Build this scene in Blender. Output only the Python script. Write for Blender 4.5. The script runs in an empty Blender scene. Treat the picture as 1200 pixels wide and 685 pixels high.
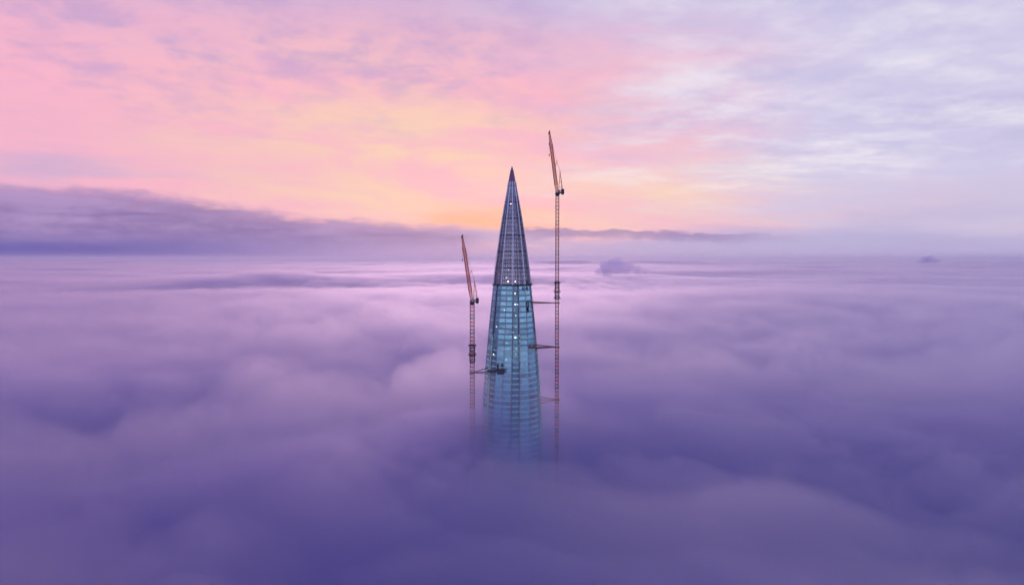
import bpy, bmesh, math, random
import numpy as np
from mathutils import Vector, Matrix

random.seed(11)
SC = bpy.context.scene
COL = SC.collection
R = math.radians

# ------------------------------------------------------------------ camera
CAM_Z = 384.0
TILT = math.atan(39.5 / 800.0)
cam_data = bpy.data.cameras.new("camera")
cam_data.sensor_width = 36.0
cam_data.lens = 24.0
cam_data.clip_start = 1.0
cam_data.clip_end = 200000.0
cam = bpy.data.objects.new("camera", cam_data)
cam.location = (0, 0, CAM_Z)
cam.rotation_euler = (R(90) - TILT, 0, 0)
COL.objects.link(cam)
SC.camera = cam

# ------------------------------------------------------------------ render / colour
SC.view_settings.view_transform = 'Standard'
SC.view_settings.look = 'None'
SC.view_settings.exposure = 0.0
SC.view_settings.gamma = 1.0
SC.view_settings.use_curve_mapping = False
SC.render.engine = 'CYCLES'
SC.cycles.use_denoising = True
SC.cycles.max_bounces = 10
SC.cycles.diffuse_bounces = 2
SC.cycles.glossy_bounces = 3
SC.cycles.transmission_bounces = 4
SC.cycles.transparent_max_bounces = 24
SC.cycles.volume_bounces = 6
SC.cycles.sample_clamp_indirect = 6.0
SC.cycles.use_adaptive_sampling = True
SC.cycles.adaptive_threshold = 0.03
SC.cycles.adaptive_min_samples = 24


def lin(r, g, b):
    def f(c):
        c /= 255.0
        return c / 12.92 if c <= 0.04045 else ((c + 0.055) / 1.055) ** 2.4
    return (f(r), f(g), f(b), 1.0)


# ------------------------------------------------------------------ sun
SUN_AZ, SUN_EL = R(-3.0), R(4.0)
sun_data = bpy.data.lights.new("sun", 'SUN')
sun_data.energy = 0.62
sun_data.angle = R(20)
sun_data.color = (1.0, 0.64, 0.70)
sun = bpy.data.objects.new("sun", sun_data)
sd = Vector((math.sin(SUN_AZ) * math.cos(SUN_EL), math.cos(SUN_AZ) * math.cos(SUN_EL), math.sin(SUN_EL)))
sun.rotation_euler = sd.to_track_quat('Z', 'Y').to_euler()
sun.location = (0, 0, 900)
COL.objects.link(sun)

# ------------------------------------------------------------------ world: sunset sky
world = bpy.data.worlds.new("World")
SC.world = world
world.use_nodes = True
NT = world.node_tree
NT.nodes.clear()


class G:
    """small helper for writing node trees as expressions"""
    def __init__(self, nt):
        self.nt = nt

    def put(self, sock, v):
        if isinstance(v, bpy.types.NodeSocket):
            self.nt.links.new(v, sock)
        else:
            sock.default_value = v

    def m(self, op, a, b=0.0, c=0.0, clamp=False):
        n = self.nt.nodes.new('ShaderNodeMath')
        n.operation = op
        n.use_clamp = clamp
        for i, v in enumerate((a, b, c)):
            self.put(n.inputs[i], v)
        return n.outputs[0]

    def add(self, a, b): return self.m('ADD', a, b)
    def sub(self, a, b): return self.m('SUBTRACT', a, b)
    def mul(self, a, b): return self.m('MULTIPLY', a, b)
    def div(self, a, b): return self.m('DIVIDE', a, b)

    def step(self, x, lo, hi, a=0.0, b=1.0):
        n = self.nt.nodes.new('ShaderNodeMapRange')
        n.interpolation_type = 'SMOOTHSTEP'
        for i, v in enumerate((x, lo, hi, a, b)):
            self.put(n.inputs[i], v)
        return n.outputs[0]

    def gauss(self, x, c, w):
        t = self.div(self.sub(x, c), w)
        return self.m('EXPONENT', self.mul(self.mul(t, t), -1.0))

    def gauss2(self, x, y, cx, cy, wx, wy):
        return self.mul(self.gauss(x, cx, wx), self.gauss(y, cy, wy))

    def xyz(self, x, y, z=0.0):
        n = self.nt.nodes.new('ShaderNodeCombineXYZ')
        for i, v in enumerate((x, y, z)):
            self.put(n.inputs[i], v)
        return n.outputs[0]

    def noise(self, vec, scale, detail=4.0, rough=0.55, dist=0.0):
        n = self.nt.nodes.new('ShaderNodeTexNoise')
        n.inputs['Scale'].default_value = scale
        n.inputs['Detail'].default_value = detail
        n.inputs['Roughness'].default_value = rough
        n.inputs['Distortion'].default_value = dist
        self.nt.links.new(vec, n.inputs['Vector'])
        return n.outputs[0]

    def mix(self, f, a, b):
        n = self.nt.nodes.new('ShaderNodeMix')
        n.data_type = 'RGBA'
        self.put(n.inputs[0], f)
        self.put(n.inputs[6], a)
        self.put(n.inputs[7], b)
        return n.outputs[2]

    def ramp(self, x, stops, smooth=True):
        n = self.nt.nodes.new('ShaderNodeValToRGB')
        n.color_ramp.interpolation = 'B_SPLINE' if smooth else 'LINEAR'
        e = n.color_ramp.elements
        e[0].position, e[0].color = stops[0]
        e[1].position, e[1].color = stops[-1]
        for p, c in stops[1:-1]:
            k = e.new(p)
            k.color = c
        self.put(n.inputs[0], x)
        return n.outputs[0]


def build_world():
    g = G(NT)
    tc = NT.nodes.new('ShaderNodeTexCoord')
    sp = NT.nodes.new('ShaderNodeSeparateXYZ')
    NT.links.new(tc.outputs['Generated'], sp.inputs[0])
    x, y, z = sp.outputs
    DEG = 180 / math.pi
    az = g.mul(g.m('ARCTAN2', x, y), DEG)
    el = g.mul(g.m('ARCSINE', z), DEG)
    elp = g.m('MAXIMUM', el, 0.0)
    # coordinates on a high cloud sheet
    zz = g.add(g.m('MAXIMUM', z, 0.0), 0.10)
    px, py = g.div(x, zz), g.div(y, zz)
    sheet = g.xyz(px, py)
    # sheet turned so that streaks run obliquely
    streak = g.xyz(g.add(g.mul(px, 0.9), g.mul(py, 0.35)), g.add(g.mul(py, 2.2), g.mul(px, -0.5)), 3.0)
    n_big = g.noise(sheet, 0.75, 4, 0.5)
    n_str = g.noise(streak, 1.1, 6, 0.6, 0.4)
    n_dap = g.noise(g.xyz(px, g.mul(py, 0.85), 7.0), 4.5, 4, 0.52, 0.2)
    n_hor = g.noise(g.xyz(g.mul(az, 0.05), g.mul(elp, 0.42), 1.0), 1.0, 5, 0.55)
    wob = g.sub(n_big, 0.5)
    wos = g.sub(n_str, 0.5)
    azw = g.add(az, g.add(g.mul(wob, 18.0), g.mul(wos, 14.0)))
    elw = g.add(el, g.add(g.mul(wob, 5.0), g.mul(g.sub(n_hor, 0.5), 5.0)))

    # base: lavender sheet, a little bluer with height on the right
    lav = g.mix(g.step(azw, -12.0, 22.0), lin(214, 182, 220), lin(214, 207, 238))
    col = g.mix(g.step(elw, 2.0, 7.0), g.mix(g.step(azw, 8.0, 34.0), lin(240, 198, 222), lin(214, 202, 230)), lav)
    # pink glow
    pink = g.mul(g.step(azw, 27.0, 0.0), g.step(elw, 22.0, 13.0))
    col = g.mix(g.mul(pink, 0.97), col, lin(255, 184, 209))
    # peach and yellow light nearest the sun
    pe = g.m('MAXIMUM', g.gauss2(azw, elw, -10.0, 8.6, 17.0, 7.2), g.mul(g.gauss2(azw, elw, 8.0, 4.8, 12.0, 2.6), 0.9))
    n_cir = g.noise(g.xyz(g.add(g.mul(az, 0.10), g.mul(elp, 0.10)), g.mul(elp, 0.38), 21.0), 1.0, 6, 0.58, 0.4)
    pe = g.mul(pe, g.mul(g.step(n_hor, 0.25, 0.62, 0.55, 1.0), g.step(n_cir, 0.36, 0.60, 0.35, 1.05)))
    col = g.mix(g.m('MINIMUM', g.mul(pe, 1.0), 0.9), col, lin(255, 214, 188))
    orr = g.mul(g.gauss2(azw, el, -3.0, 3.1, 4.5, 1.1), g.step(n_hor, 0.35, 0.6, 0.2, 0.85))
    col = g.mix(orr, col, lin(255, 186, 148))
    # dapples, upper left
    n_rip = g.noise(g.xyz(g.add(g.mul(px, 1.0), g.mul(py, 0.5)), g.sub(g.mul(py, 0.85), g.mul(px, 0.3)), 3.3), 9.0, 4, 0.6, 0.2)
    dm = g.mul(g.step(g.add(g.mul(n_dap, 0.62), g.mul(n_rip, 0.38)), 0.40, 0.66), g.mul(g.step(elw, 7.5, 15.5), g.step(az, 14.0, -4.0)))
    col = g.mix(g.mul(dm, 0.62), col, lin(192, 164, 214))
    # grey-lilac patches and white wisps on the right
    right = g.step(azw, 0.0, 16.0)
    gm = g.mul(g.step(g.add(g.mul(n_str, 0.65), g.mul(n_dap, 0.35)), 0.42, 0.62), g.mul(right, g.step(elw, 4.5, 9.0)))
    col = g.mix(g.mul(gm, 0.45), col, lin(194, 188, 228))
    n_w = g.noise(g.xyz(g.add(g.mul(px, 1.1), g.mul(py, 0.2)), g.mul(py, 1.5), 12.0), 1.25, 6, 0.55, 0.1)
    n_wl = g.noise(g.xyz(g.add(g.mul(px, 1.0), g.mul(py, 0.45)), g.sub(g.mul(py, 1.1), g.mul(px, 0.5)), 15.0), 5.5, 6, 0.62, 0.2)
    wm = g.mul(g.step(g.add(g.mul(n_w, 0.68), g.mul(n_wl, 0.32)), 0.42, 0.70), g.mul(g.step(azw, 2.0, 16.0), g.step(elw, 3.8, 8.5)))
    col = g.mix(g.mul(wm, 0.85), col, lin(246, 240, 250))
    ww = g.mul(g.gauss2(azw, elw, 15.0, 6.6, 10.0, 1.5), g.step(n_w, 0.35, 0.6, 0.3, 1.0))
    col = g.mix(g.mul(ww, 0.95), col, lin(255, 238, 232))
    # far lilac lower left of the sheet
    lm = g.mul(g.gauss2(azw, elw, -34.0, 6.5, 9.0, 2.0), g.step(n_hor, 0.4, 0.6))
    col = g.mix(g.mul(lm, 0.7), col, lin(205, 178, 218))

    # overhead and behind: the deck of cloud goes on, away from the sun glow it dims to blue dusk
    up = g.step(el, 21.0, 62.0)
    col = g.mix(up, col, (0.09, 0.20, 0.70, 1))
    back = g.step(y, 0.76, -0.3)
    rim = g.mix(g.step(y, 0.35, -0.6), (0.20, 0.40, 0.90, 1), (0.62, 0.55, 0.86, 1))
    col = g.mix(back, col, g.mix(g.step(el, 0.0, 50.0), rim, (0.11, 0.19, 0.64, 1)))

    # low air between the fog and the clouds
    low = g.step(elw, 3.2, 0.8)
    lowc = g.mix(g.step(az, -14.0, 26.0), lin(190, 165, 212), lin(192, 184, 224))
    col = g.mix(g.mul(low, g.sub(1.0, back)), col, lowc)

    # the long bank of cloud lying over the horizon
    nb = g.noise(g.xyz(g.mul(az, 0.16), g.mul(el, 0.55), 5.0), 1.0, 7, 0.6)
    nb2 = g.noise(g.xyz(g.mul(az, 0.7), g.mul(el, 1.9), 9.0), 1.0, 6, 0.62)
    nb3 = g.noise(g.xyz(g.mul(az, 0.09), g.mul(el, 0.9), 2.0), 1.0, 5, 0.6, 0.4)
    top = g.ramp(g.div(g.add(az, 40.0), 80.0),
                 [(0.0, (.50, .50, .50, 1)), (0.04, (.50, .50, .50, 1)), (0.12, (.51, .51, .51, 1)),
                  (0.24, (.40, .40, .40, 1)), (0.36, (.31, .31, .31, 1)), (0.455, (.255, .255, .255, 1)),
                  (0.50, (.25, .25, .25, 1)), (0.62, (.255, .255, .255, 1)), (0.76, (.20, .20, .20, 1)), (1.0, (.15, .15, .15, 1))], False)
    topd = g.mul(top, 10.0)
    d = g.add(g.sub(topd, el), g.add(g.mul(g.sub(nb, 0.5), 1.7), g.mul(g.sub(nb2, 0.5), 1.1)))
    left = g.step(az, -1.0, -5.0)
    a_left = g.mul(g.step(d, -0.22, 0.75), left)
    # right hand streak: thin
    th = g.mul(g.step(d, 0.0, 0.3), g.step(d, 1.25, 0.35))
    a_right = g.mul(th, g.mul(g.step(az, -2.0, 2.0), g.step(az, 25.0, 14.0)))
    dark = g.step(el, 2.2, 0.25)
    leftness = g.step(az, -6.0, -34.0)
    bankc = g.mix(g.step(g.add(g.mul(nb, 0.4), g.add(g.mul(nb3, 0.4), g.mul(nb2, 0.2))), 0.40, 0.62), lin(132, 112, 176), lin(172, 146, 200))
    lowb = g.mix(leftness, lin(168, 150, 208), lin(34, 56, 165))
    bankc = g.mix(dark, bankc, lowb)
    frontal = g.sub(1.0, back)
    col = g.mix(g.mul(g.mul(a_left, g.step(d, 0.3, 1.6, 0.78, 0.95)), frontal), col, bankc)
    col = g.mix(g.mul(a_right, 0.80), col, lin(150, 130, 186))

    nish = NT.nodes.new('ShaderNodeTexSky')
    nish.sky_type = 'NISHITA'
    nish.sun_disc = False
    nish.sun_elevation = SUN_EL
    nish.sun_rotation = SUN_AZ
    nish.altitude = 380
    bg1 = NT.nodes.new('ShaderNodeBackground')
    bg1.inputs['Strength'].default_value = 0.05
    NT.links.new(nish.outputs[0], bg1.inputs['Color'])
    bg2 = NT.nodes.new('ShaderNodeBackground')
    NT.links.new(col, bg2.inputs['Color'])
    # a thin share of clear sky shows through the cloud sheet
    mx = NT.nodes.new('ShaderNodeMixShader')
    mx.inputs[0].default_value = 0.94
    NT.links.new(bg1.outputs[0], mx.inputs[1])
    NT.links.new(bg2.outputs[0], mx.inputs[2])
    out = NT.nodes.new('ShaderNodeOutputWorld')
    NT.links.new(mx.outputs[0], out.inputs[0])
    world.cycles.sampling_method = 'NONE'
    world.cycles.sample_map_resolution = 512


build_world()

# ------------------------------------------------------------------ helpers
FW = Vector((0, math.cos(TILT), -math.sin(TILT)))
UP = Vector((0, math.sin(TILT), math.cos(TILT)))


def at(px, py, Y):
    """the point at distance Y whose place in the 1200 x 685 photograph is (px, py)"""
    u, v = (px - 600) / 800.0, (342.5 - py) / 800.0
    d = Vector((u, 0, 0)) + UP * v + FW
    return Vector((0, 0, CAM_Z)) + d * (Y / d.y)


def tag(o, label=None, cat=None, group=None, kind=None):
    if label: o['label'] = label
    if cat: o['category'] = cat
    if group: o['group'] = group
    if kind: o['kind'] = kind
    return o


def empty(name, loc=(0, 0, 0)):
    o = bpy.data.objects.new(name, None)
    o.location = loc
    COL.objects.link(o)
    return o


def link_mesh(name, me, parent=None, loc=None, rot=None):
    o = bpy.data.objects.new(name, me)
    COL.objects.link(o)
    if parent: o.parent = parent
    if loc is not None: o.location = loc
    if rot is not None: o.rotation_euler = rot
    return o


class MB:
    """collects boxes and bars into one mesh"""
    def __init__(self):
        self.v, self.f = [], []

    def quadbox(self, lo, hi):
        """lo and hi: four corners each"""
        b = len(self.v)
        self.v += [tuple(p) for p in lo] + [tuple(p) for p in hi]
        self.f += [(b + 3, b + 2, b + 1, b), (b + 4, b + 5, b + 6, b + 7)]
        for i in range(4):
            j = (i + 1) % 4
            self.f.append((b + i, b + j, b + 4 + j, b + 4 + i))

    def box(self, x0, x1, y0, y1, z0, z1):
        self.quadbox([(x0, y0, z0), (x1, y0, z0), (x1, y1, z0), (x0, y1, z0)],
                     [(x0, y0, z1), (x1, y0, z1), (x1, y1, z1), (x0, y1, z1)])

    def bar(self, a, b, w, w2=None):
        a, b = Vector(a), Vector(b)
        d = (b - a).normalized()
        s = d.cross(Vector((0.13, 0.97, 0.2)))
        if s.length < 1e-4: s = d.cross(Vector((1, 0, 0)))
        s.normalize()
        t = d.cross(s)
        w2 = w if w2 is None else w2
        lo = [a + s * (w / 2 * i) + t * (w / 2 * j) for i, j in ((-1, -1), (1, -1), (1, 1), (-1, 1))]
        hi = [b + s * (w2 / 2 * i) + t * (w2 / 2 * j) for i, j in ((-1, -1), (1, -1), (1, 1), (-1, 1))]
        self.quadbox(lo, hi)

    def mesh(self, name, mat):
        me = bpy.data.meshes.new(name)
        me.from_pydata(self.v, [], self.f)
        me.materials.append(mat)
        me.update()
        return me

    def build(self, name, mat, parent=None, loc=None):
        return link_mesh(name, self.mesh(name, mat), parent, loc)


# ------------------------------------------------------------------ materials
def new_mat(name):
    m = bpy.data.materials.new(name)
    m.use_nodes = True
    m.node_tree.nodes.clear()
    g = G(m.node_tree)
    out = m.node_tree.nodes.new('ShaderNodeOutputMaterial')
    return m, g, out


def paint(name, c1, c2, rough=0.6, metal=0.0, scale=0.6):
    m, g, out = new_mat(name)
    nt = m.node_tree
    tc = nt.nodes.new('ShaderNodeTexCoord')
    n = g.noise(tc.outputs['Object'], scale, 5, 0.6)
    col = g.mix(g.step(n, 0.35, 0.65), c1, c2)
    p = nt.nodes.new('ShaderNodeBsdfPrincipled')
    nt.links.new(col, p.inputs['Base Color'])
    p.inputs['Roughness'].default_value = rough
    p.inputs['Metallic'].default_value = metal
    nt.links.new(p.outputs[0], out.inputs['Surface'])
    return m


def glass(name, tint, refl, fac, rough=0.08, bump=0.0):
    """coated facade glass: partly see-through, partly mirror; each pane a touch different"""
    m, g, out = new_mat(name)
    nt = m.node_tree
    oi = nt.nodes.new('ShaderNodeObjectInfo')
    tr = nt.nodes.new('ShaderNodeBsdfTransparent')
    tr.inputs[0].default_value = tint
    gl = nt.nodes.new('ShaderNodeBsdfGlossy')
    gl.inputs['Roughness'].default_value = rough
    tc = nt.nodes.new('ShaderNodeTexCoord')
    n = g.noise(tc.outputs['Object'], 0.12, 3, 0.5)
    v = g.add(g.step(n, 0.3, 0.7, 0.8, 1.1), g.mul(g.sub(oi.outputs['Random'], 0.55), 0.55))
    c = g.mix(v, (0, 0, 0, 1), refl)
    nt.links.new(c, gl.inputs[0])
    mx = nt.nodes.new('ShaderNodeMixShader')
    lw = nt.nodes.new('ShaderNodeLayerWeight')
    lw.inputs['Blend'].default_value = 0.3
    f = g.m('MINIMUM', g.add(fac, g.mul(lw.outputs['Fresnel'], 0.5)), 0.95)
    nt.links.new(f, mx.inputs[0])
    nt.links.new(tr.outputs[0], mx.inputs[1])
    nt.links.new(gl.outputs[0], mx.inputs[2])
    nt.links.new(mx.outputs[0], out.inputs['Surface'])
    return m


def glow(name, col, strength):
    m, g, out = new_mat(name)
    e = m.node_tree.nodes.new('ShaderNodeEmission')
    e.inputs[0].default_value = col
    e.inputs[1].default_value = strength
    m.node_tree.links.new(e.outputs[0], out.inputs['Surface'])
    return m


def fog(name, albedo, density, g_):
    m, g, out = new_mat(name)
    p = m.node_tree.nodes.new('ShaderNodeVolumePrincipled')
    p.inputs['Color'].default_value = albedo
    p.inputs['Density'].default_value = density
    p.inputs['Anisotropy'].default_value = g_
    m.node_tree.links.new(p.outputs[0], out.inputs['Volume'])
    return m


M = {}
M['glass'] = glass('facade_glass', (0.52, 0.88, 0.90, 1), (0.50, 1.0, 0.94, 1), 0.70, 0.2)
M['recess_glass'] = glass('recess_glass', (0.36, 0.74, 0.76, 1), (0.46, 0.84, 0.82, 1), 0.42, 0.15)
M['spire_glass'] = glass('spire_glass', (0.55, 0.56, 0.62, 1), (0.90, 0.90, 0.90, 1), 0.40, 0.2)
M['band'] = paint('spandrel_metal', (0.56, 0.80, 0.80, 1), (0.66, 0.88, 0.87, 1), 0.35, 0.3, 0.2)
M['band_blue'] = paint('spandrel_blue', (0.20, 0.36, 0.52, 1), (0.26, 0.44, 0.60, 1), 0.3, 0.4, 0.2)
M['mullion'] = paint('dark_mullion', (0.07, 0.08, 0.13, 1), (0.11, 0.12, 0.18, 1), 0.4, 0.5, 0.2)
M['steel'] = paint('spire_steel', (0.32, 0.32, 0.36, 1), (0.44, 0.43, 0.46, 1), 0.4, 0.5, 0.2)
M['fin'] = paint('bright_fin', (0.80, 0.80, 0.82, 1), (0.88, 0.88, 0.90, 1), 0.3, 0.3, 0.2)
M['slab'] = paint('concrete_slab', (0.34, 0.36, 0.36, 1), (0.44, 0.46, 0.46, 1), 0.8, 0.0, 0.3)
M['core'] = paint('concrete_core', (0.12, 0.16, 0.18, 1), (0.18, 0.22, 0.24, 1), 0.9, 0.0, 0.2)
M['lamp'] = glow('work_lamp', (1.0, 0.88, 0.70, 1), 14.0)
M['lamp_dim'] = glow('dim_work_lamp', (1.0, 0.93, 0.80, 1), 5.0)
M['orange'] = paint('crane_orange', (0.90, 0.10, 0.025, 1), (0.95, 0.16, 0.04, 1), 0.5, 0.0, 0.4)
M['rust'] = paint('crane_red_brown', (0.55, 0.08, 0.035, 1), (0.68, 0.13, 0.05, 1), 0.6, 0.0, 0.5)
M['dark'] = paint('dark_machinery', (0.025, 0.025, 0.035, 1), (0.05, 0.05, 0.06, 1), 0.6, 0.2, 0.5)
M['grey'] = paint('grey_cab', (0.35, 0.36, 0.42, 1), (0.45, 0.46, 0.52, 1), 0.5, 0.0, 0.5)
M['tie'] = paint('tie_steel', (0.22, 0.10, 0.05, 1), (0.32, 0.16, 0.08, 1), 0.6, 0.0, 0.5)
M['rope'] = paint('steel_rope', (0.08, 0.07, 0.08, 1), (0.12, 0.10, 0.10, 1), 0.6, 0.3, 0.5)
M['earth'] = paint('earth', (0.08, 0.09, 0.06, 1), (0.12, 0.12, 0.09, 1), 0.9, 0.0, 0.004)
M['deck'] = paint('cloud_deck', (0.30, 0.30, 0.60, 1), (0.36, 0.34, 0.64, 1), 1.0, 0.0, 0.003)
M['fog_thin'] = fog('thin_fog', (0.945, 0.90, 0.998, 1), 0.0075, 0.78)
M['fog'] = fog('dense_fog', (0.88, 0.83, 0.995, 1), 0.026, 0.77)
M['puff'] = fog('cloud_puff', (0.72, 0.68, 0.93, 1), 0.011, 0.35)

# ------------------------------------------------------------------ ground and the sea of fog
gm = MB()
gm.v = [(-60000, -60000, 0), (60000, -60000, 0), (60000, 60000, 0), (-60000, 60000, 0)]
gm.f = [(0, 1, 2, 3)]
tag(gm.build('ground', M['earth']), kind='structure')

RNG = np.random.RandomState(12)
PERM = RNG.rand(256, 256).astype(np.float64)


def vnoise(x, y):
    xi, yi = np.floor(x).astype(int), np.floor(y).astype(int)
    fx, fy = x - xi, y - yi
    sx, sy = fx * fx * fx * (fx * (fx * 6 - 15) + 10), fy * fy * fy * (fy * (fy * 6 - 15) + 10)
    a = PERM[xi % 256, yi % 256]; b = PERM[(xi + 1) % 256, yi % 256]
    c = PERM[xi % 256, (yi + 1) % 256]; d = PERM[(xi + 1) % 256, (yi + 1) % 256]
    return (a + (b - a) * sx) * (1 - sy) + (c + (d - c) * sx) * sy - 0.5


def fbm(x, y, octs, gain=0.5):
    t, a = 0.0, 1.0
    c, s = math.cos(0.6), math.sin(0.6)
    for i in range(octs):
        t = t + a * vnoise(x + 17.3 * i, y - 9.1 * i)
        x, y = (c * x - s * y) * 2.03, (s * x + c * y) * 2.03
        a *= gain
    return t


def billow(x, y, octs, gain=0.5):
    t, a = 0.0, 1.0
    c, s = math.cos(0.7), math.sin(0.7)
    for i in range(octs):
        t = t + a * np.sqrt((2 * vnoise(x + 11.3 * i, y - 5.1 * i)) ** 2 + 0.004)
        x, y = (c * x - s * y) * 2.07, (s * x + c * y) * 2.07
        a *= gain
    return t


def axis(lo, hi, c0, c1, step, grow):
    mid = list(np.arange(c0, c1 + step, step))
    out, s, p = [], step, mid[-1]
    while p < hi:
        s *= grow; p += s; out.append(p)
    inn, s, p = [], step, mid[0]
    while p > lo:
        s *= grow; p -= s; inn.append(p)
    return np.array(inn[::-1] + mid + out)


# hollows (-) and crests (+) of the fog, in photograph places seen on the mean fog top
FOG_TOP = 238.0


def on_top(px, py, z=FOG_TOP):
    u, v = (px - 600) / 800.0, (342.5 - py) / 800.0
    d = Vector((u, 0, 0)) + UP * v + FW
    return Vector((0, 0, CAM_Z)) + d * ((z - CAM_Z) / d.z)


SHAPES = [  # px, py, half width x (m), half depth y (m), height (m)
    (385, 478, 62, 60, -34), (185, 485, 70, 60, -28), (480, 470, 60, 55, -26), (40, 505, 90, 80, -26),
    (600, 600, 95, 45, 16), (1010, 440, 220, 140, -34), (1190, 540, 260, 180, -54), (1010, 600, 280, 170, -56), (940, 640, 45, 30, 16), (800, 610, 50, 30, 12), (1080, 600, 50, 34, 12),
    (760, 545, 70, 60, -20), (100, 660, 170, 70, -66), (640, 690, 160, 50, -30), (700, 440, 120, 80, -12), (860, 400, 260, 160, -18),
    (500, 512, 75, 50, 20), (430, 560, 60, 30, 10), (590, 520, 30, 26, 10), (700, 485, 80, 50, 14), (860, 590, 60, 34, 22), (620, 640, 60, 30, 12),
    (300, 600, 90, 50, 12), (330, 333, 520, 420, 62), (250, 338, 300, 300, 34), (560, 490, 24, 18, 12), (900, 480, 160, 90, 16),
]


def height(X, Y, amp, seed):
    wx = fbm(X / 260 + seed, Y / 260, 3) * 90
    wy = fbm(X / 260 - seed, Y / 260 + 31, 3) * 90
    Xs, Ys = X + wx, Y + wy
    dist = np.sqrt(X * X + Y * Y)
    fade_small = 1 / (1 + (dist / 2200) ** 2)
    SEED2 = seed * 1.0
    h = fbm(Xs / 900 + seed, Ys / 620, 2) * 30
    h += ((billow(Xs / 190 + 3 * seed, Ys / 105, 5, 0.52) - 0.42) * 20 + (billow(Xs / 560 + seed, Ys / 260, 2, 0.5) - 0.42) * 11) * (0.35 + 0.65 * fade_small)
    h += fbm(Xs / 2600 + seed, Ys / 1500 + 4, 3) * 60 * np.clip((dist - 900) / 3000, 0, 1)
    h += np.maximum(fbm(Xs / 5200 + 8, Ys / 4200 + 2, 4), -0.1) * 230 * np.clip((dist - 9000) / 12000, 0, 1)
    h *= amp
    for px, py, wx_, wy_, hh in SHAPES:
        c = on_top(px, py)
        r2 = ((Xs - c.x) / wx_) ** 2 + ((Ys - c.y) / wy_) ** 2
        h += hh * (0.75 if hh < 0 else 1.0) * np.exp(-r2)
    # fog banked up against the tower, most on the camera side
    h += 20 * np.exp(-((X + 8) / 85) ** 2 - ((Y - 540) / 65) ** 2)
    return h - np.minimum(dist * dist / (2 * 6371000.0), 150.0)


def sheet(name, xs, ys, Z, mat, bottom=None):
    nx, ny = len(xs), len(ys)
    X, Y = np.meshgrid(xs, ys)
    v = np.stack([X.ravel(), Y.ravel(), Z.ravel()], 1)
    i = np.arange(ny - 1)[:, None] * nx + np.arange(nx - 1)[None, :]
    q = np.stack([i, i + 1, i + nx + 1, i + nx], -1).reshape(-1, 4)
    faces = [q]
    if bottom is not None:
        ring = list(range(nx)) + [r * nx + nx - 1 for r in range(1, ny)] + \
            [(ny - 1) * nx + k for k in range(nx - 2, -1, -1)] + [r * nx for r in range(ny - 2, 0, -1)]
        b = len(v)
        low = v[ring].copy(); low[:, 2] = bottom
        v = np.concatenate([v, low, [[(xs[0] + xs[-1]) / 2, (ys[0] + ys[-1]) / 2, bottom]]])
        n = len(ring)
        side = np.array([[ring[k], b + k, b + (k + 1) % n, ring[(k + 1) % n]] for k in range(n)])
        faces.append(side)
        cap = np.array([[b + (k + 1) % n, b + k, b + n] for k in range(n)])
    else:
        cap = np.zeros((0, 3), int)
    quads = np.concatenate(faces)
    me = bpy.data.meshes.new(name)
    me.vertices.add(len(v))
    me.vertices.foreach_set('co', v.astype(np.float32).ravel())
    loops = np.concatenate([quads.ravel(), cap.ravel()]).astype(np.int32)
    me.loops.add(len(loops))
    me.loops.foreach_set('vertex_index', loops)
    nq, nt = len(quads), len(cap)
    starts = np.concatenate([np.arange(nq) * 4, nq * 4 + np.arange(nt) * 3]).astype(np.int32)
    me.polygons.add(nq + nt)
    me.polygons.foreach_set('loop_start', starts)
    me.update(calc_edges=True)
    me.validate()
    me.polygons.foreach_set('use_smooth', np.ones(nq + nt, dtype=bool))
    me.materials.append(mat)
    return link_mesh(name, me)


xs = axis(-46000, 46000, -900, 900, 6.0, 1.05)
ys = axis(-2500, 46000, 60, 1500, 6.0, 1.045)
GX, GY = np.meshgrid(xs, ys)
H = height(GX, GY, 1.0, 2.0)
H2 = (billow(GX / 110 + 9 + H / 50, GY / 58 + 2, 6, 0.64) - 0.58) * 33 / (1 + (GX ** 2 + GY ** 2) / 3000 ** 2)
tag(sheet('fog_layer', xs, ys, FOG_TOP + H - 8, M['fog'], 60.0), kind='stuff')
tag(sheet('thin_fog', xs, ys, FOG_TOP + H * 0.8 + H2 + 20, M['fog_thin'], 50.0), kind='stuff')
xd = axis(-46000, 46000, -900, 900, 24.0, 1.12)
yd = axis(-2500, 46000, 60, 1500, 24.0, 1.10)
DX, DY = np.meshgrid(xd, yd)
tag(sheet('cloud_sea', xd, yd, np.maximum(160 + height(DX, DY, 0.8, 2.0), 62 + 0.02 * np.abs(DX) / 46), M['deck']), kind='structure')


# ------------------------------------------------------------------ small separate clouds
def puff(name, centre, scale, lobes, seed, label):
    """billows merged into one skin, then roughened"""
    rn = random.Random(seed)
    bm = bmesh.new()
    for x, y, z, r in lobes:
        bmesh.ops.create_icosphere(bm, subdivisions=3, radius=r, matrix=Matrix.Translation((x, y, z)))
        for _ in range(7):
            d = Vector((rn.uniform(-1, 1), rn.uniform(-1, 1), rn.uniform(-.2, 1))).normalized() * r * .8
            bmesh.ops.create_icosphere(bm, subdivisions=2, radius=r * rn.uniform(.25, .5), matrix=Matrix.Translation(Vector((x, y, z)) + d))
    me = bpy.data.meshes.new(name)
    bm.to_mesh(me); bm.free()
    tmp = bpy.data.objects.new(name, me)
    COL.objects.link(tmp)
    mod = tmp.modifiers.new('skin', 'REMESH')
    mod.mode = 'VOXEL'
    mod.voxel_size = 0.05
    mod.use_smooth_shade = True
    dg = bpy.context.evaluated_depsgraph_get()
    me2 = bpy.data.meshes.new_from_object(tmp.evaluated_get(dg))
    bpy.data.objects.remove(tmp)
    bpy.data.meshes.remove(me)
    me2.name = name
    me2.materials.clear()
    me2.materials.append(M['puff'])
    o = link_mesh(name, me2, None, centre)
    o.scale = (scale, scale, scale)
    return tag(o, label, 'cloud')


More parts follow.
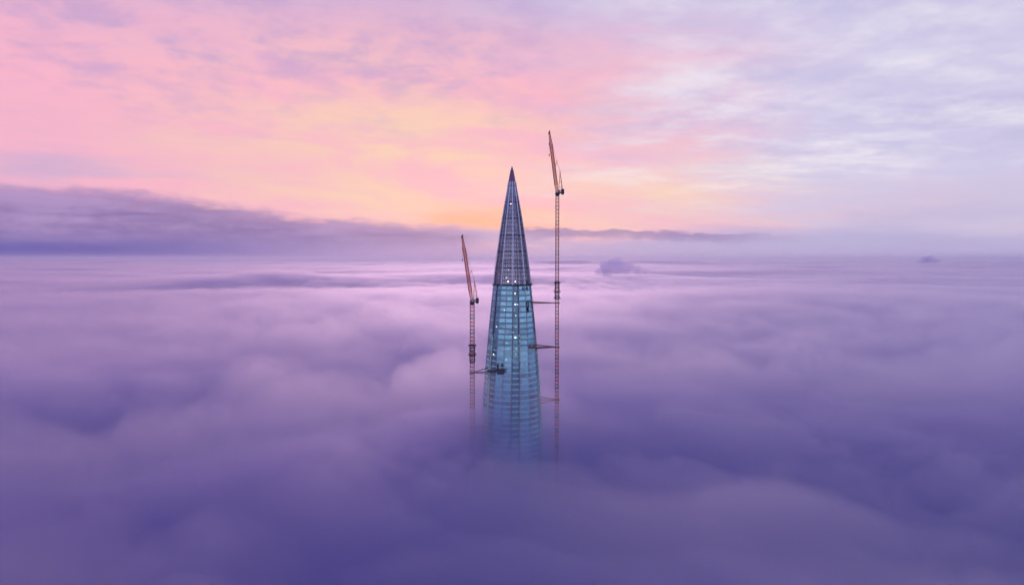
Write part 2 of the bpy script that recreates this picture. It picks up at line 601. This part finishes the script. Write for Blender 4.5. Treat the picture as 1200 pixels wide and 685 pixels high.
puff('cloud', at(727, 319.5, 4800), 74, [(-1.3, 0, .35, .75), (-.8, .2, .75, .62), (-.35, -.1, .55, .75), (-.25, .1, 1.25, .28), (.5, 0, .45, .62), (1.0, .2, .55, .42),
     (1.6, 0, .25, .45), (2.4, .1, .15, .32), (-2.1, 0, .1, .38), (3.1, 0, .05, .22)], 4, 'small dark lilac cloud tuft rising from the far fog right of the tall crane')
puff('cloud', at(1088, 307, 12000), 105, [(-.6, 0, .3, .6), (.2, .1, .5, .6), (1.0, 0, .2, .5), (-1.5, 0, .1, .35), (1.8, 0, .1, .3)], 9, 'tiny faint cloud wisp on the far fog at the right')

# ------------------------------------------------------------------ tower
TY = 580.0
tower = empty('skyscraper', (0, TY, 0))
tag(tower, 'tapering blue glass skyscraper with a pointed spire rising out of the fog', 'tower')

PROF = [(195, .5), (200, 3.6), (205, 5.6), (211, 7.8), (222, 10.8), (230, 13.8), (240, 17.3), (250, 20.8), (260, 24.2), (270, 27.2),
        (280, 30.2), (290, 33.0), (300, 35.8), (310, 38.5), (320, 41), (333, 43.8), (350, 47.4), (365, 50.6), (380, 53.6), (410, 59), (430, 62.2),
        (450, 65.4), (490, 69.6), (550, 75), (640, 80)]
PZ = [(at(600, y, TY).z, w / 2 * TY / 800.0 * 1.0) for y, w in PROF][::-1]
PZ = [(0.0, 33.0)] + PZ
pz, pr = [a for a, b in PZ], [b for a, b in PZ]


def rad(z): return float(np.interp(z, pz, pr))


Z400 = at(600, 400, TY).z
DEGPX = 0.033 / (TY / 800.0)


def pt(a, r, z, k=1.0):
    """a point of the facade: angle from the camera side towards +x"""
    a = R(a + (z - Z400) * DEGPX)
    q = rad(z) * r * k
    return Vector((math.sin(a) * q, -math.cos(a) * q, z))


# plan: (angle, radius); recessed strips lie between the petals
RING = [(-110, 1.0), (-80, 1.0), (-56, 1.0), (-54.5, .95), (-37.5, .95), (-36, 1.0), (-18, .975), (0, 1.0), (1.5, .94), (16.5, .94), (18, 1.0),
        (39, 1.01), (67, 1.0), (68.5, .95), (80, .95), (81.5, 1.0), (110, 1.0), (137, 1.0), (138.5, .94), (155, .94),
        (156.5, 1.0), (180, 1.0), (210, 1.0), (211.5, .94), (228, .94), (229.5, 1.0)]
NRING = len(RING)
STRIPS = []
for i in range(NRING):
    a0, r0 = RING[i]
    a1, r1 = RING[(i + 1) % NRING]
    if a1 < a0: a1 += 360
    kind = 'step' if abs(r0 - r1) > .03 and a1 - a0 < 3 else ('recess' if r0 < .97 and r1 < .97 else 'face')
    mid = (a0 + a1) / 2
    mid = mid - 360 if mid > 180 else mid
    STRIPS.append((a0, r0, a1, r1, kind, mid))

ZR = at(600, 333.5, TY).z          # ledge between the glass body and the spire
FLOOR = 4.55
levels = [ZR - FLOOR * k for k in range(0, 50)]
levels = [z for z in levels if z > 150]
panel_front, n_panel = [], 0
rest = MB()


def panel(mb, s, z0, z1, k=1.0, t=0.25, gap=0.0):
    a0, r0, a1, r1 = s[:4]
    g_ = gap
    p = [pt(a0 + g_, r0, z0, k), pt(a1 - g_, r1, z0, k), pt(a1 - g_, r1, z1, k), pt(a0 + g_, r0, z1, k)]
    n = (p[1] - p[0]).cross(p[3] - p[0]).normalized()
    mb.quadbox([q - n * t for q in p], p)


for li in range(len(levels) - 1):
    zt, zb = levels[li], levels[li + 1]
    for s in STRIPS:
        if s[4] == 'step': continue
        front = abs(s[5]) < 84
        vis = front and zb > 232
        mb = MB() if vis else rest
        panel(mb, s, zb + 1.45, zt - 0.06, 0.996, 0.12, 0.25)
        if vis:
            mb.build('glass_panel', M['recess_glass'] if s[4] == 'recess' else M['glass'], tower)
rest.build('rear_glazing', M['glass'], tower)['kind'] = 'stuff'

for li in range(len(levels) - 1):
    zt, zb = levels[li], levels[li + 1]
    mb = MB()
    for s in STRIPS:
        if s[4] == 'step':
            continue
        panel(mb, s, zb + 0.06, zb + 1.40, 1.0, 0.3, 0.2)
    mb.build('floor_band', M['band'] if zb < Z400 - 2 else M['band_blue'], tower)

# lower shaft under the fog
mb = MB()
for s in STRIPS:
    panel(mb, s, 0.0, levels[-1] - 0.1, 1.0, 0.3)
mb.build('lower_shaft', M['glass'], tower)['kind'] = 'stuff'

# floor slabs and core
mb = MB()
for z in levels:
    b = len(mb.v)
    top = [pt(a, r, z, 0.97) for a, r in RING]
    mb.v += [tuple(p) for p in top] + [(p.x, p.y, p.z - 0.5) for p in top]
    mb.f.append(tuple(range(b, b + NRING)))
    mb.f.append(tuple(range(b + 2 * NRING - 1, b + NRING - 1, -1)))
    for i in range(NRING):
        j = (i + 1) % NRING
        mb.f.append((b + i, b + NRING + i, b + NRING + j, b + j))
mb.build('floor_slab', M['slab'], tower)['kind'] = 'stuff'
# strip lights under the ceilings of the floors being fitted out
mb = MB()
for li, z in enumerate(levels):
    if z > Z400 + 12 or z < 200: continue
    for i in range(NRING):
        j = (i + 1) % NRING
        a0, r0 = RING[i]; a1, r1 = RING[j]
        if a1 < a0: a1 += 360
        if a1 - a0 < 3: continue
        p0, p1 = pt(a0 + 1, r0, z - .62, .86), pt(a1 - 1, r1, z - .62, .86)
        mb.bar(p0, p1, .30)
M['strip'] = glow('strip_light', (0.72, 1.0, 0.95, 1), 8.0)
mb.build('strip_light', M['strip'], tower)['kind'] = 'stuff'
mb = MB()
for k in range(8):
    z0, z1 = ZR * k / 8 , ZR * (k + 1) / 8
    q0, q1 = 0.45 * rad(z0), 0.45 * rad(z1)
    mb.quadbox([(-q0, -q0, z0), (q0, -q0, z0), (q0, q0, z0), (-q0, q0, z0)], [(-q1, -q1, z1), (q1, -q1, z1), (q1, q1, z1), (-q1, q1, z1)])
mb.build('core', M['core'], tower)

# vertical mullions on the body, ribs on the spire
TIP = at(600, 195, TY).z
ZS = at(600, 213, TY).z
body_cuts = [150 + (ZR - 150) * k / 14 for k in range(15)]
spire_cuts = [ZR + (ZS - ZR) * k / 14 for k in range(15)]
for i, (a, r) in enumerate(RING):
    inner = r < .97
    mb = MB()
    for z0, z1 in zip(body_cuts, body_cuts[1:]):
        mb.bar(pt(a, r, z0, 1.004), pt(a, r, z1, 1.004), 0.38 if inner else 0.5)
    mb.build('mullion', M['mullion'] if inner else M['steel'], tower)
    if inner and a < 0 or a == -36:
        pass
    mb = MB()
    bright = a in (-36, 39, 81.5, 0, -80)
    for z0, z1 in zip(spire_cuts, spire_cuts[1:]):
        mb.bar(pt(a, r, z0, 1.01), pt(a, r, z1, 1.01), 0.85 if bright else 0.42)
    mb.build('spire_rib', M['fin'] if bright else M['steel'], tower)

for s in STRIPS:
    if s[4] == 'step' or s[2] - s[0] <= 12: continue
    n = 3 if s[2] - s[0] > 20 else 2
    for q in range(1, n):
        f = q / n
        mb = MB()
        for z0, z1 in zip(spire_cuts[:-3], spire_cuts[1:-2]):
            a, r = s[0] + (s[2] - s[0]) * f, s[1] + (s[3] - s[1]) * f
            mb.bar(pt(a, r, z0, .992), pt(a, r, z1, .992), 0.26)
        mb.build('spire_rib', M['mullion'], tower)

# spire rows: glass panels in rows with a dark ring beam between
rows = 25
rz = [ZR + 0.6 + (ZS - ZR - 0.6) * k / rows for k in range(rows + 1)]
glass_mb, back_mb = MB(), MB()
for k in range(rows):
    z0, z1 = rz[k], rz[k + 1]
    row = MB()
    for s in STRIPS:
        if s[4] == 'step': continue
        a0, r0, a1, r1 = s[:4]
        nsub = 2 if a1 - a0 > 12 else 1
        for q in range(nsub):
            b0, b1 = a0 + (a1 - a0) * q / nsub, a0 + (a1 - a0) * (q + 1) / nsub
            s0, s1 = r0 + (r1 - r0) * q / nsub, r0 + (r1 - r0) * (q + 1) / nsub
            panel(row, (b0, s0, b1, s1), z0 + 0.35, z1 - 0.35, 0.985, 0.1, 0.9)
    row.build('spire_glazing', M['spire_glass'], tower)['kind'] = 'stuff'
    ring = MB()
    for s in STRIPS:
        a0, r0, a1, r1 = s[:4]
        ring.bar(pt(a0, r0, z0, 0.995), pt(a1, r1, z0, 0.995), 0.62 if k % 4 else 0.85)
    ring.build('ring_beam', M['steel'] if k % 4 else M['mullion'], tower)
# inner steel cone that carries the spire
mb = MB()
for z0, z1 in zip(spire_cuts, spire_cuts[1:]):
    q0, q1 = 0.62 * rad(z0), 0.62 * rad(z1)
    c8 = [(math.cos(R(45 * i + 20)), math.sin(R(45 * i + 20))) for i in range(8)]
    b = len(mb.v)
    mb.v += [(c * q0, s * q0, z0) for c, s in c8] + [(c * q1, s * q1, z1) for c, s in c8]
    for i in range(8):
        j = (i + 1) % 8
        mb.f.append((b + i, b + j, b + 8 + j, b + 8 + i))
mb.build('spire_core', M['steel'], tower)
# solid tip
mb = MB()
b = 0
c12 = [(math.cos(R(30 * i)), math.sin(R(30 * i))) for i in range(12)]
tz = [ZS - .3, at(600, 205, TY).z, at(600, 200, TY).z, TIP]
for z in tz:
    q = rad(z) * 1.02
    mb.v += [(c * q, s * q, z) for c, s in c12]
for k in range(3):
    for i in range(12):
        j = (i + 1) % 12
        mb.f.append((k * 12 + i, k * 12 + j, k * 12 + 12 + j, k * 12 + 12 + i))
mb.f.append(tuple(range(36, 48)))
M['tip'] = paint('tip_metal', (0.20, 0.10, 0.18, 1), (0.26, 0.14, 0.24, 1), 0.45, 0.3, 0.4)
mb.build('spire_tip', M['tip'], tower)

# ledge under the spire
mb = MB()
for s in STRIPS:
    a0, r0, a1, r1 = s[:4]
    p0, p1 = pt(a0, r0, ZR, 1.0), pt(a1, r1, ZR, 1.0)
    mb.bar(p0 * 1.0 + Vector((p0.x, p0.y, 0)) * 0.035, p1 + Vector((p1.x, p1.y, 0)) * 0.035, 0.95)
mb.build('ledge', M['mullion'], tower)
mb = MB()
p = at(620.5, 333, TY - 8) - Vector((0, TY, 0))
mb.box(p.x - 2.3, p.x + 2.3, p.y - 1.5, p.y + 5, p.z - .55, p.z + .45)
for dx in (-2.1, -.7, .7, 2.1):
    mb.bar((p.x + dx, p.y - 1.3, p.z + .4), (p.x + dx, p.y - 1.3, p.z + 1.6), .16)
mb.bar((p.x - 2.2, p.y - 1.3, p.z + 1.6), (p.x + 2.2, p.y - 1.3, p.z + 1.6), .16)
mb.build('work_platform', M['dark'], tower)
mb = MB()
p = at(617.4, 337, TY - 15) - Vector((0, TY, 0))
mb.box(p.x - .8, p.x + .8, p.y - .8, p.y + .8, p.z - 1.7, p.z + .6)
mb.box(p.x - .3, p.x + .3, p.y - .3, p.y + .3, p.z + .6, p.z + 5.5)
mb.bar((p.x + .6, p.y, p.z - 1.7), (p.x + .6, p.y, p.z - 3.2), .3)
mb.build('hanging_cradle', M['dark'], tower)

# lit work lamps behind the glass: place in the photograph, size, wide or not, brightness
LAMPS = [(595.7, 329.4, 1, 0, 3), (603.9, 329.7, .8, 0, 2), (594, 325.0, 1.0, 1, 1), (612.3, 325.6, .7, 2, 1), (595.7, 316.0, .6, 0, 1), (598.6, 238.7, .7, 0, 2),
         (596.9, 348.5, 1.0, 1, 3), (603.6, 347.6, .8, 2, 2), (593.1, 354.7, 1.0, 0, 3), (603.9, 355.3, .9, 1, 3), (610, 355, .6, 1, 2), (591.3, 365.6, .8, 0, 2),
         (595.5, 368.6, .9, 0, 3), (604.4, 368.6, .6, 0, 2), (590.6, 383.3, .5, 1, 2), (582, 383, .6, 1, 2), (604.7, 384.6, .5, 1, 1), (592.6, 394.0, .7, 0, 2),
         (603.9, 394.0, 1.0, 0, 3), (593.3, 402, 1.0, 1, 3), (595.2, 403.2, .7, 1, 3), (595.5, 409.2, 1.0, 2, 3), (592.5, 410.0, .8, 1, 2), (578.4, 418.2, .8, 0, 2),
         (593.3, 421, 1.0, 0, 3), (614.7, 421, .7, 1, 2), (605, 411.2, .5, 1, 1), (594.6, 426, .5, 1, 1)]
rl = random.Random(3)
for _ in range(34):
    LAMPS.append((rl.uniform(580, 622), rl.uniform(340, 470), rl.uniform(.3, .6), rl.choice((0, 1, 1, 2)), rl.choice((1, 1, 2))))
LM = {}
for wide, (w, h) in enumerate(((.5, .42), (.95, .26), (.26, .8))):
    for br, st in ((1, 2.2), (2, 6.0), (3, 13.0)):
        lb = MB()
        lb.box(-w, w, -.2, .2, -h, h)
        LM[wide, br] = lb.mesh('work_lamp', glow('work_lamp', ((1.0, 0.90, 0.74, 1), (1.0, 0.96, 0.88, 1), (1.0, 0.80, 0.55, 1))[wide], st))
for px, py, sz, wide, br in LAMPS:
    z = at(px, py, TY - 22).z
    xoff = (px - 600) * (TY - 22) / 800
    q = rad(z)
    kk = 0.925 if py > 333 else 0.955
    if py > 333:
        f = (ZR - z) / FLOOR
        z_mid = ZR - FLOOR * (math.floor(f) + 0.36)
        py = py + (z - z_mid) / (TY / 800.0)
        recess = 600 < px < 609 or px < 583
        kk = .925 if recess else .945
    yy = -math.sqrt(max((q * kk) ** 2 - xoff ** 2, 1.0))
    p = at(px, py, TY + yy) - Vector((0, TY, 0))
    o = link_mesh('work_lamp', LM[wide, br], tower, p)
    o.scale = (sz * .78, 1, sz * .78)


# ------------------------------------------------------------------ tower cranes
SECT = 3.1


def section_mesh(w, name, mat):
    h = w / 2
    mb = MB()
    c = [(-h, -h), (h, -h), (h, h), (-h, h)]
    for x, y in c:
        mb.bar((x, y, 0), (x, y, SECT), 0.44)
    for i in range(4):
        (x0, y0), (x1, y1) = c[i], c[(i + 1) % 4]
        mb.bar((x0, y0, 0.02), (x1, y1, 0.02), 0.34)
        if i % 2 == 0:
            mb.bar((x0, y0, 0), (x1, y1, SECT), 0.2)
        else:
            mb.bar((x1, y1, 0), (x0, y0, SECT), 0.2)
    return mb.mesh(name, mat)


def lattice(mb, a, b, wa, wb, n, up=Vector((0, 1, 0)), chord=.5, lace=.3):
    """a four-chord lattice beam between a and b"""
    a, b = Vector(a), Vector(b)
    d = (b - a).normalized()
    t = up
    s = d.cross(t).normalized()
    rings = []
    for k in range(n + 1):
        f = k / n
        c = a.lerp(b, f)
        w = wa + (wb - wa) * f
        rings.append([c + s * (w / 2 * i) + t * (w / 2 * j) for i, j in ((-1, -1), (1, -1), (1, 1), (-1, 1))])
    for i in range(4):
        mb.bar(rings[0][i], rings[-1][i], chord)
    for k in range(n):
        for i in range(4):
            j = (i + 1) % 4
            if k % 2: mb.bar(rings[k][i], rings[k + 1][j], lace)
            else: mb.bar(rings[k][j], rings[k + 1][i], lace)
            mb.bar(rings[k + 1][i], rings[k + 1][j], lace)


def crane(label, px, Y, top_y, width, climb, mats, reach):
    base = at(px, top_y, Y)
    root = empty('tower_crane', (base.x, base.y, 0))
    tag(root, label, 'crane', 'tower cranes beside the skyscraper')
    k = Y / 800.0
    zt = base.z
    me = section_mesh(width, 'mast_section', mats[0])
    me2 = section_mesh(width, 'mast_section', mats[1])
    n = int((zt - 165) / SECT)
    for i in range(n):
        o = link_mesh('mast_section', me2 if i % 4 == 3 else me, root, (0, 0, zt - SECT * (i + 1)))
    zl = zt - SECT * n
    mb = MB()
    lattice(mb, (0, 0, 0), (0, 0, zl), width, width, 30, Vector((0, 1, 0)), .34, .24)
    mb.build('mast_base', mats[0], root)
    # climbing frame: rings round the mast
    for cy0, cy1, wide, ringed in climb:
        z1, z0 = at(px, cy0, Y).z, at(px, cy1, Y).z
        mb = MB()
        h = width / 2 + .35
        for x in (-h, h):
            for y in (-h, h):
                mb.bar((x, y, z0), (x, y, z1), .45)
        m_ = 3
        for q in range(m_ + 1):
            zz = z0 + (z1 - z0) * q / m_
            for (xa, ya), (xb, yb) in (((-h, -h), (h, -h)), ((h, -h), (h, h)), ((h, h), (-h, h)), ((-h, h), (-h, -h))):
                mb.bar((xa, ya, zz), (xb, yb, zz), .4)
                if q < m_: mb.bar((xa, ya, zz), (xb, yb, zz + (z1 - z0) / m_), .3)
        cf = mb.build('climbing_frame', mats[1], root)
        for f_ in ringed:
            zz = z0 + (z1 - z0) * f_
            w = wide / 2
            mb = MB()
            for sgn in (-1, 1):
                mb.box(-w, w, sgn * w - .5, sgn * w + .5, zz - .25, zz + .25)
                mb.box(sgn * w - .5, sgn * w + .5, -w + .5, w - .5, zz - .25 + .003, zz + .25 - .003)
            for sx in (-1, 1):
                for sy in (-1, 1):
                    mb.bar((sx * w, sy * w, zz), (sx * w, sy * w, zz + 1.1), .14)
            for sg in (-1, 1):
                mb.bar((-w, sg * w, zz + 1.1), (w, sg * w, zz + 1.1), .12)
                mb.bar((sg * w, -w, zz + 1.1), (sg * w, w, zz + 1.1), .12)
            mb.build('walkway', M['dark'], cf)

    def L(dx, dy):    # pixels from the jib foot -> metres in the crane's plane
        return Vector((dx * k, 0, zt - dy * k))
    # slewing ring + machinery deck
    mb = MB()
    mb.box(-1.9, 1.9, -1.7, 1.7, zt, zt + 1.0)
    mb.box(-1.2, 1.2, -1.2, 1.2, zt - 1.3, zt)
    mb.build('slewing_ring', M['dark'], root)
    z1 = zt + 1.0
    mb = MB()
    mb.box(-1.6, 5.6, -1.6, 1.6, z1 + .003, z1 + .6)
    for x in (-1.4, 1, 3.2, 5.4):
        mb.bar((x, -1.6, z1 + .5), (x, -1.6, z1 + 1.7), .12)
        mb.bar((x, 1.6, z1 + .5), (x, 1.6, z1 + 1.7), .12)
    mb.bar((-1.4, -1.6, z1 + 1.7), (5.4, -1.6, z1 + 1.7), .12)
    mb.bar((-1.4, 1.6, z1 + 1.7), (5.4, 1.6, z1 + 1.7), .12)
    mb.build('machinery_deck', M['dark'], root)
    mb = MB()
    mb.box(3.0, 5.5, -1.35, 1.35, z1 + .6, z1 + 3.6)
    mb.box(3.3, 5.2, -1.5, 1.5, z1 - .9, z1 + .003)
    mb.build('counterweight', M['dark'], root)
    mb = MB()
    mb.box(0.6, 2.5, -1.2, .9, z1 + .6, z1 + 2.6)
    mb.box(0.8, 2.3, -1.0, .7, z1 + 2.6, z1 + 2.9)
    mb.build('winch_house', M['grey'], root)
    mb = MB()
    mb.quadbox([(-1.5, -2.9, z1 - .6), (.2, -2.9, z1 - .6), (.2, -1.65, z1 - .6), (-1.5, -1.65, z1 - .6)],
               [(-1.8, -2.9, z1 + 1.7), (.2, -2.9, z1 + 1.7), (.2, -1.65, z1 + 1.7), (-1.8, -1.65, z1 + 1.7)])
    cab = mb.build('cab', M['dark'], root)
    mb = MB()
    mb.box(-1.35, 0.0, -2.96, -2.9, z1 + .4, z1 + 1.5)
    mb.build('cab_window', M['spire_glass'], cab)
    # luffing jib
    foot = Vector((-.3, 0, z1 + 1.2))
    tip = L(*reach)
    mid1 = foot.lerp(tip, .12)
    mid2 = foot.lerp(tip, .80)
    mb = MB()
    lattice(mb, foot, mid1, 1.5, 2.3, 3, chord=.3)
    lattice(mb, mid1, mid2, 2.3, 2.1, 18, chord=.56, lace=.34)
    lattice(mb, mid2, tip, 2.1, .7, 6, chord=.3)
    mb.build('jib', mats[2], root)
    mb = MB()
    lattice(mb, tip + Vector((-.5, 0, -.8)), tip + Vector((.25, 0, 1.4)), .9, .5, 2, chord=.3)
    mb.bar(tip + Vector((-1.2, 0, -1.0)), tip + Vector((.6, 0, -.8)), .5)
    mb.build('jib_head', M['dark'], root)
    mb = MB()
    mid = mid2 + Vector((-1.3, 0, .3))
    mb.box(mid.x - .5, mid.x + .4, -.5, .5, mid.z - .7, mid.z + .9)
    mb.box(mid.x + 2.0, mid.x + 2.7, -.6, .6, mid.z - .6, mid.z + .5)
    mb.build('rope_sheave', M['dark'], root)
    # A-frame behind the jib
    ap = L(3.0, -27)
    mb = MB()
    for y in (-1.1, 1.1):
        mb.bar((4.2, y, z1 + .6), (ap.x, y * .4, ap.z), .32)
        mb.bar((.9, y, z1 + .6), (ap.x, y * .4, ap.z), .34)
        for f in (.25, .5, .75):
            p0 = Vector((4.2, y, z1 + .6)).lerp(Vector((ap.x, y * .4, ap.z)), f)
            p1 = Vector((.9, y, z1 + .6)).lerp(Vector((ap.x, y * .4, ap.z)), f)
            mb.bar(p0, p1, .2)
    mb.bar((ap.x, -.8, ap.z), (ap.x, .8, ap.z), .5)
    mb.build('a_frame', mats[2], root)
    sp = L(-1.2, -38)
    mb = MB()
    jm = foot.lerp(tip, .40)
    mb.bar((jm.x, 0, jm.z - 3), (sp.x + .4, 0, sp.z), .26)
    mb.bar((jm.x + .7, 0, jm.z + 1.5), (sp.x + .4, 0, sp.z), .22)
    mb.box(sp.x, sp.x + .8, -.3, .3, sp.z - .3, sp.z + .6)
    mb.build('jib_strut', mats[2], root)
    mb = MB()
    for y in (-.4, .4):
        mb.bar((sp.x + .4, y * .5, sp.z), (ap.x, y, ap.z), .13)
        mb.bar((ap.x, y, ap.z), (4.6, y, z1 + 3.4), .12)
    mb.bar((sp.x + .4, 0, sp.z), tuple(foot.lerp(tip, .9) + Vector((.7, 0, 0))), .10)
    mb.build('pendant_rope', M['rope'], root)
    # hoist rope and hook
    mb = MB()
    hx, hz = mid.x - .25, mid.z
    mb.bar((tip.x - .9, 0, tip.z - 1), (hx, 0, hz), .12)
    mb.bar((hx, 0, hz), (hx + .1, 0, hz - 8.5), .12)
    mb.build('hoist_rope', M['rope'], root)
    mb = MB()
    mb.box(hx - .3, hx + .5, -.25, .25, hz - 9.6, hz - 8.4)
    mb.bar((hx + .1, 0, hz - 9.6), (hx - .2, 0, hz - 10.4), .2)
    mb.build('hook_block', M['dark'], root)
    return root


def tie(root, Y, mast_px, py, ends, w, mat, collar=1.0):
    """a collar on the mast and the struts that hold it to the facade"""
    c = at(mast_px, py, Y)
    off = Vector((root.location.x, root.location.y, 0))
    mb = MB()
    h = 1.0 + collar
    for sg in (-1, 1):
        mb.box(c.x - off.x - h - .2, c.x - off.x + h + .2, sg * h - .25, sg * h + .25, c.z - .4, c.z + .4)
        mb.box(c.x - off.x + sg * h - .25, c.x - off.x + sg * h + .25, -h + .25, h - .25, c.z - .38, c.z + .38)
    mb.build('mast_collar', mat, root)
    for (ex, ey, EY), ww in zip(ends, w):
        e = at(ex, ey, EY)
        mb = MB()
        mb.bar(c - off, e - off, ww * .8, ww)
        mb.build('tie_strut', mat, root)


Y_R, Y_L = TY - 12, TY - 16
cr = crane('tall slim orange crane standing right of the tower, jib raised above the spire', 653.2, Y_R, 228, 2.5,
           [(330.5, 349.5, 4.6, (0.0, .42, .95))], (M['rust'], M['dark'], M['orange']), (-9.4, -71.5))
tie(cr, Y_R, 652.6, 354.8, [(623.5, 353.6, TY - 9), (624.5, 355.2, TY - 5)], (.75, .6), M['tie'])
tie(cr, Y_R, 652.6, 406.5, [(626, 403.8, TY - 12), (623.0, 407.0, TY - 14), (627, 408.2, TY - 9)], (.8, .9, .6), M['tie'])
tie(cr, Y_R, 652.6, 468.3, [(634, 464.8, TY - 4), (630, 468.0, TY - 12), (633, 472.0, TY - 8)], (.6, .6, .6), M['rust'])
cl = crane('shorter red-brown crane standing left of the tower, jib topping out below the spire', 553.3, Y_L, 355.5, 3.3,
           [(404, 423.5, 5.6, (.42, .97))], (M['rust'], M['dark'], M['orange']), (-11.2, -78.5))
tie(cl, Y_L, 553.3, 436.5, [(572, 430.6, TY - 14), (581, 434.5, TY - 20), (572, 437.6, TY - 12)], (.6, .8, .5), M['dark'])
tie(cl, Y_L, 553.3, 500.8, [(570, 498.0, TY - 14), (572, 499.5, TY - 20)], (.6, .6), M['rust'])

# steel brackets bolted to the facade where the ties land
mb = MB()
o = Vector((0, TY, 0))
for (x0, y0, x1, y1, YY) in ((582.0, 432.5, 591.5, 434.2, TY - 25), (582.5, 435.0, 590.8, 438.6, TY - 24.5), (582.2, 426.5, 584.6, 432.3, TY - 25.5), (571, 433.5, 582, 436.3, TY - 24)):
    a, b = at(x0, y1, YY) - o, at(x1, y0, YY) - o
    mb.box(a.x, b.x, a.y - .5, a.y + 3.0, a.z, b.z)
mb.build('tie_bracket', M['dark'], tower)
mb = MB()
for (x0, y0, x1, y1, YY) in ((618.6, 352.8, 619.9, 366.0, TY - 14), (619.9, 352.8, 624.0, 354.3, TY - 13)):
    a, b = at(x0, y1, YY) - o, at(x1, y0, YY) - o
    mb.box(a.x, b.x, a.y - .4, a.y + 2.5, a.z, b.z)
mb.build('tie_bracket', M['mullion'], tower)
mb = MB()
for (x0, y0, x1, y1, YY) in ((619.0, 406.2, 626.5, 408.0, TY - 16), (624.0, 403.8, 627.5, 406.2, TY - 15)):
    a, b = at(x0, y1, YY) - o, at(x1, y0, YY) - o
    mb.box(a.x, b.x, a.y - .4, a.y + 2.5, a.z, b.z)
mb.build('tie_bracket', M['tie'], tower)

# ------------------------------------------------------------------ air
mb = MB()
mb.box(-56000, 56000, -4000, 56000, -1.0, 505.0)
M['haze'] = fog('pale_haze', (0.93, 0.91, 0.98, 1), 3.6e-5, 0.5)
tag(mb.build('haze', M['haze']), kind='stuff')
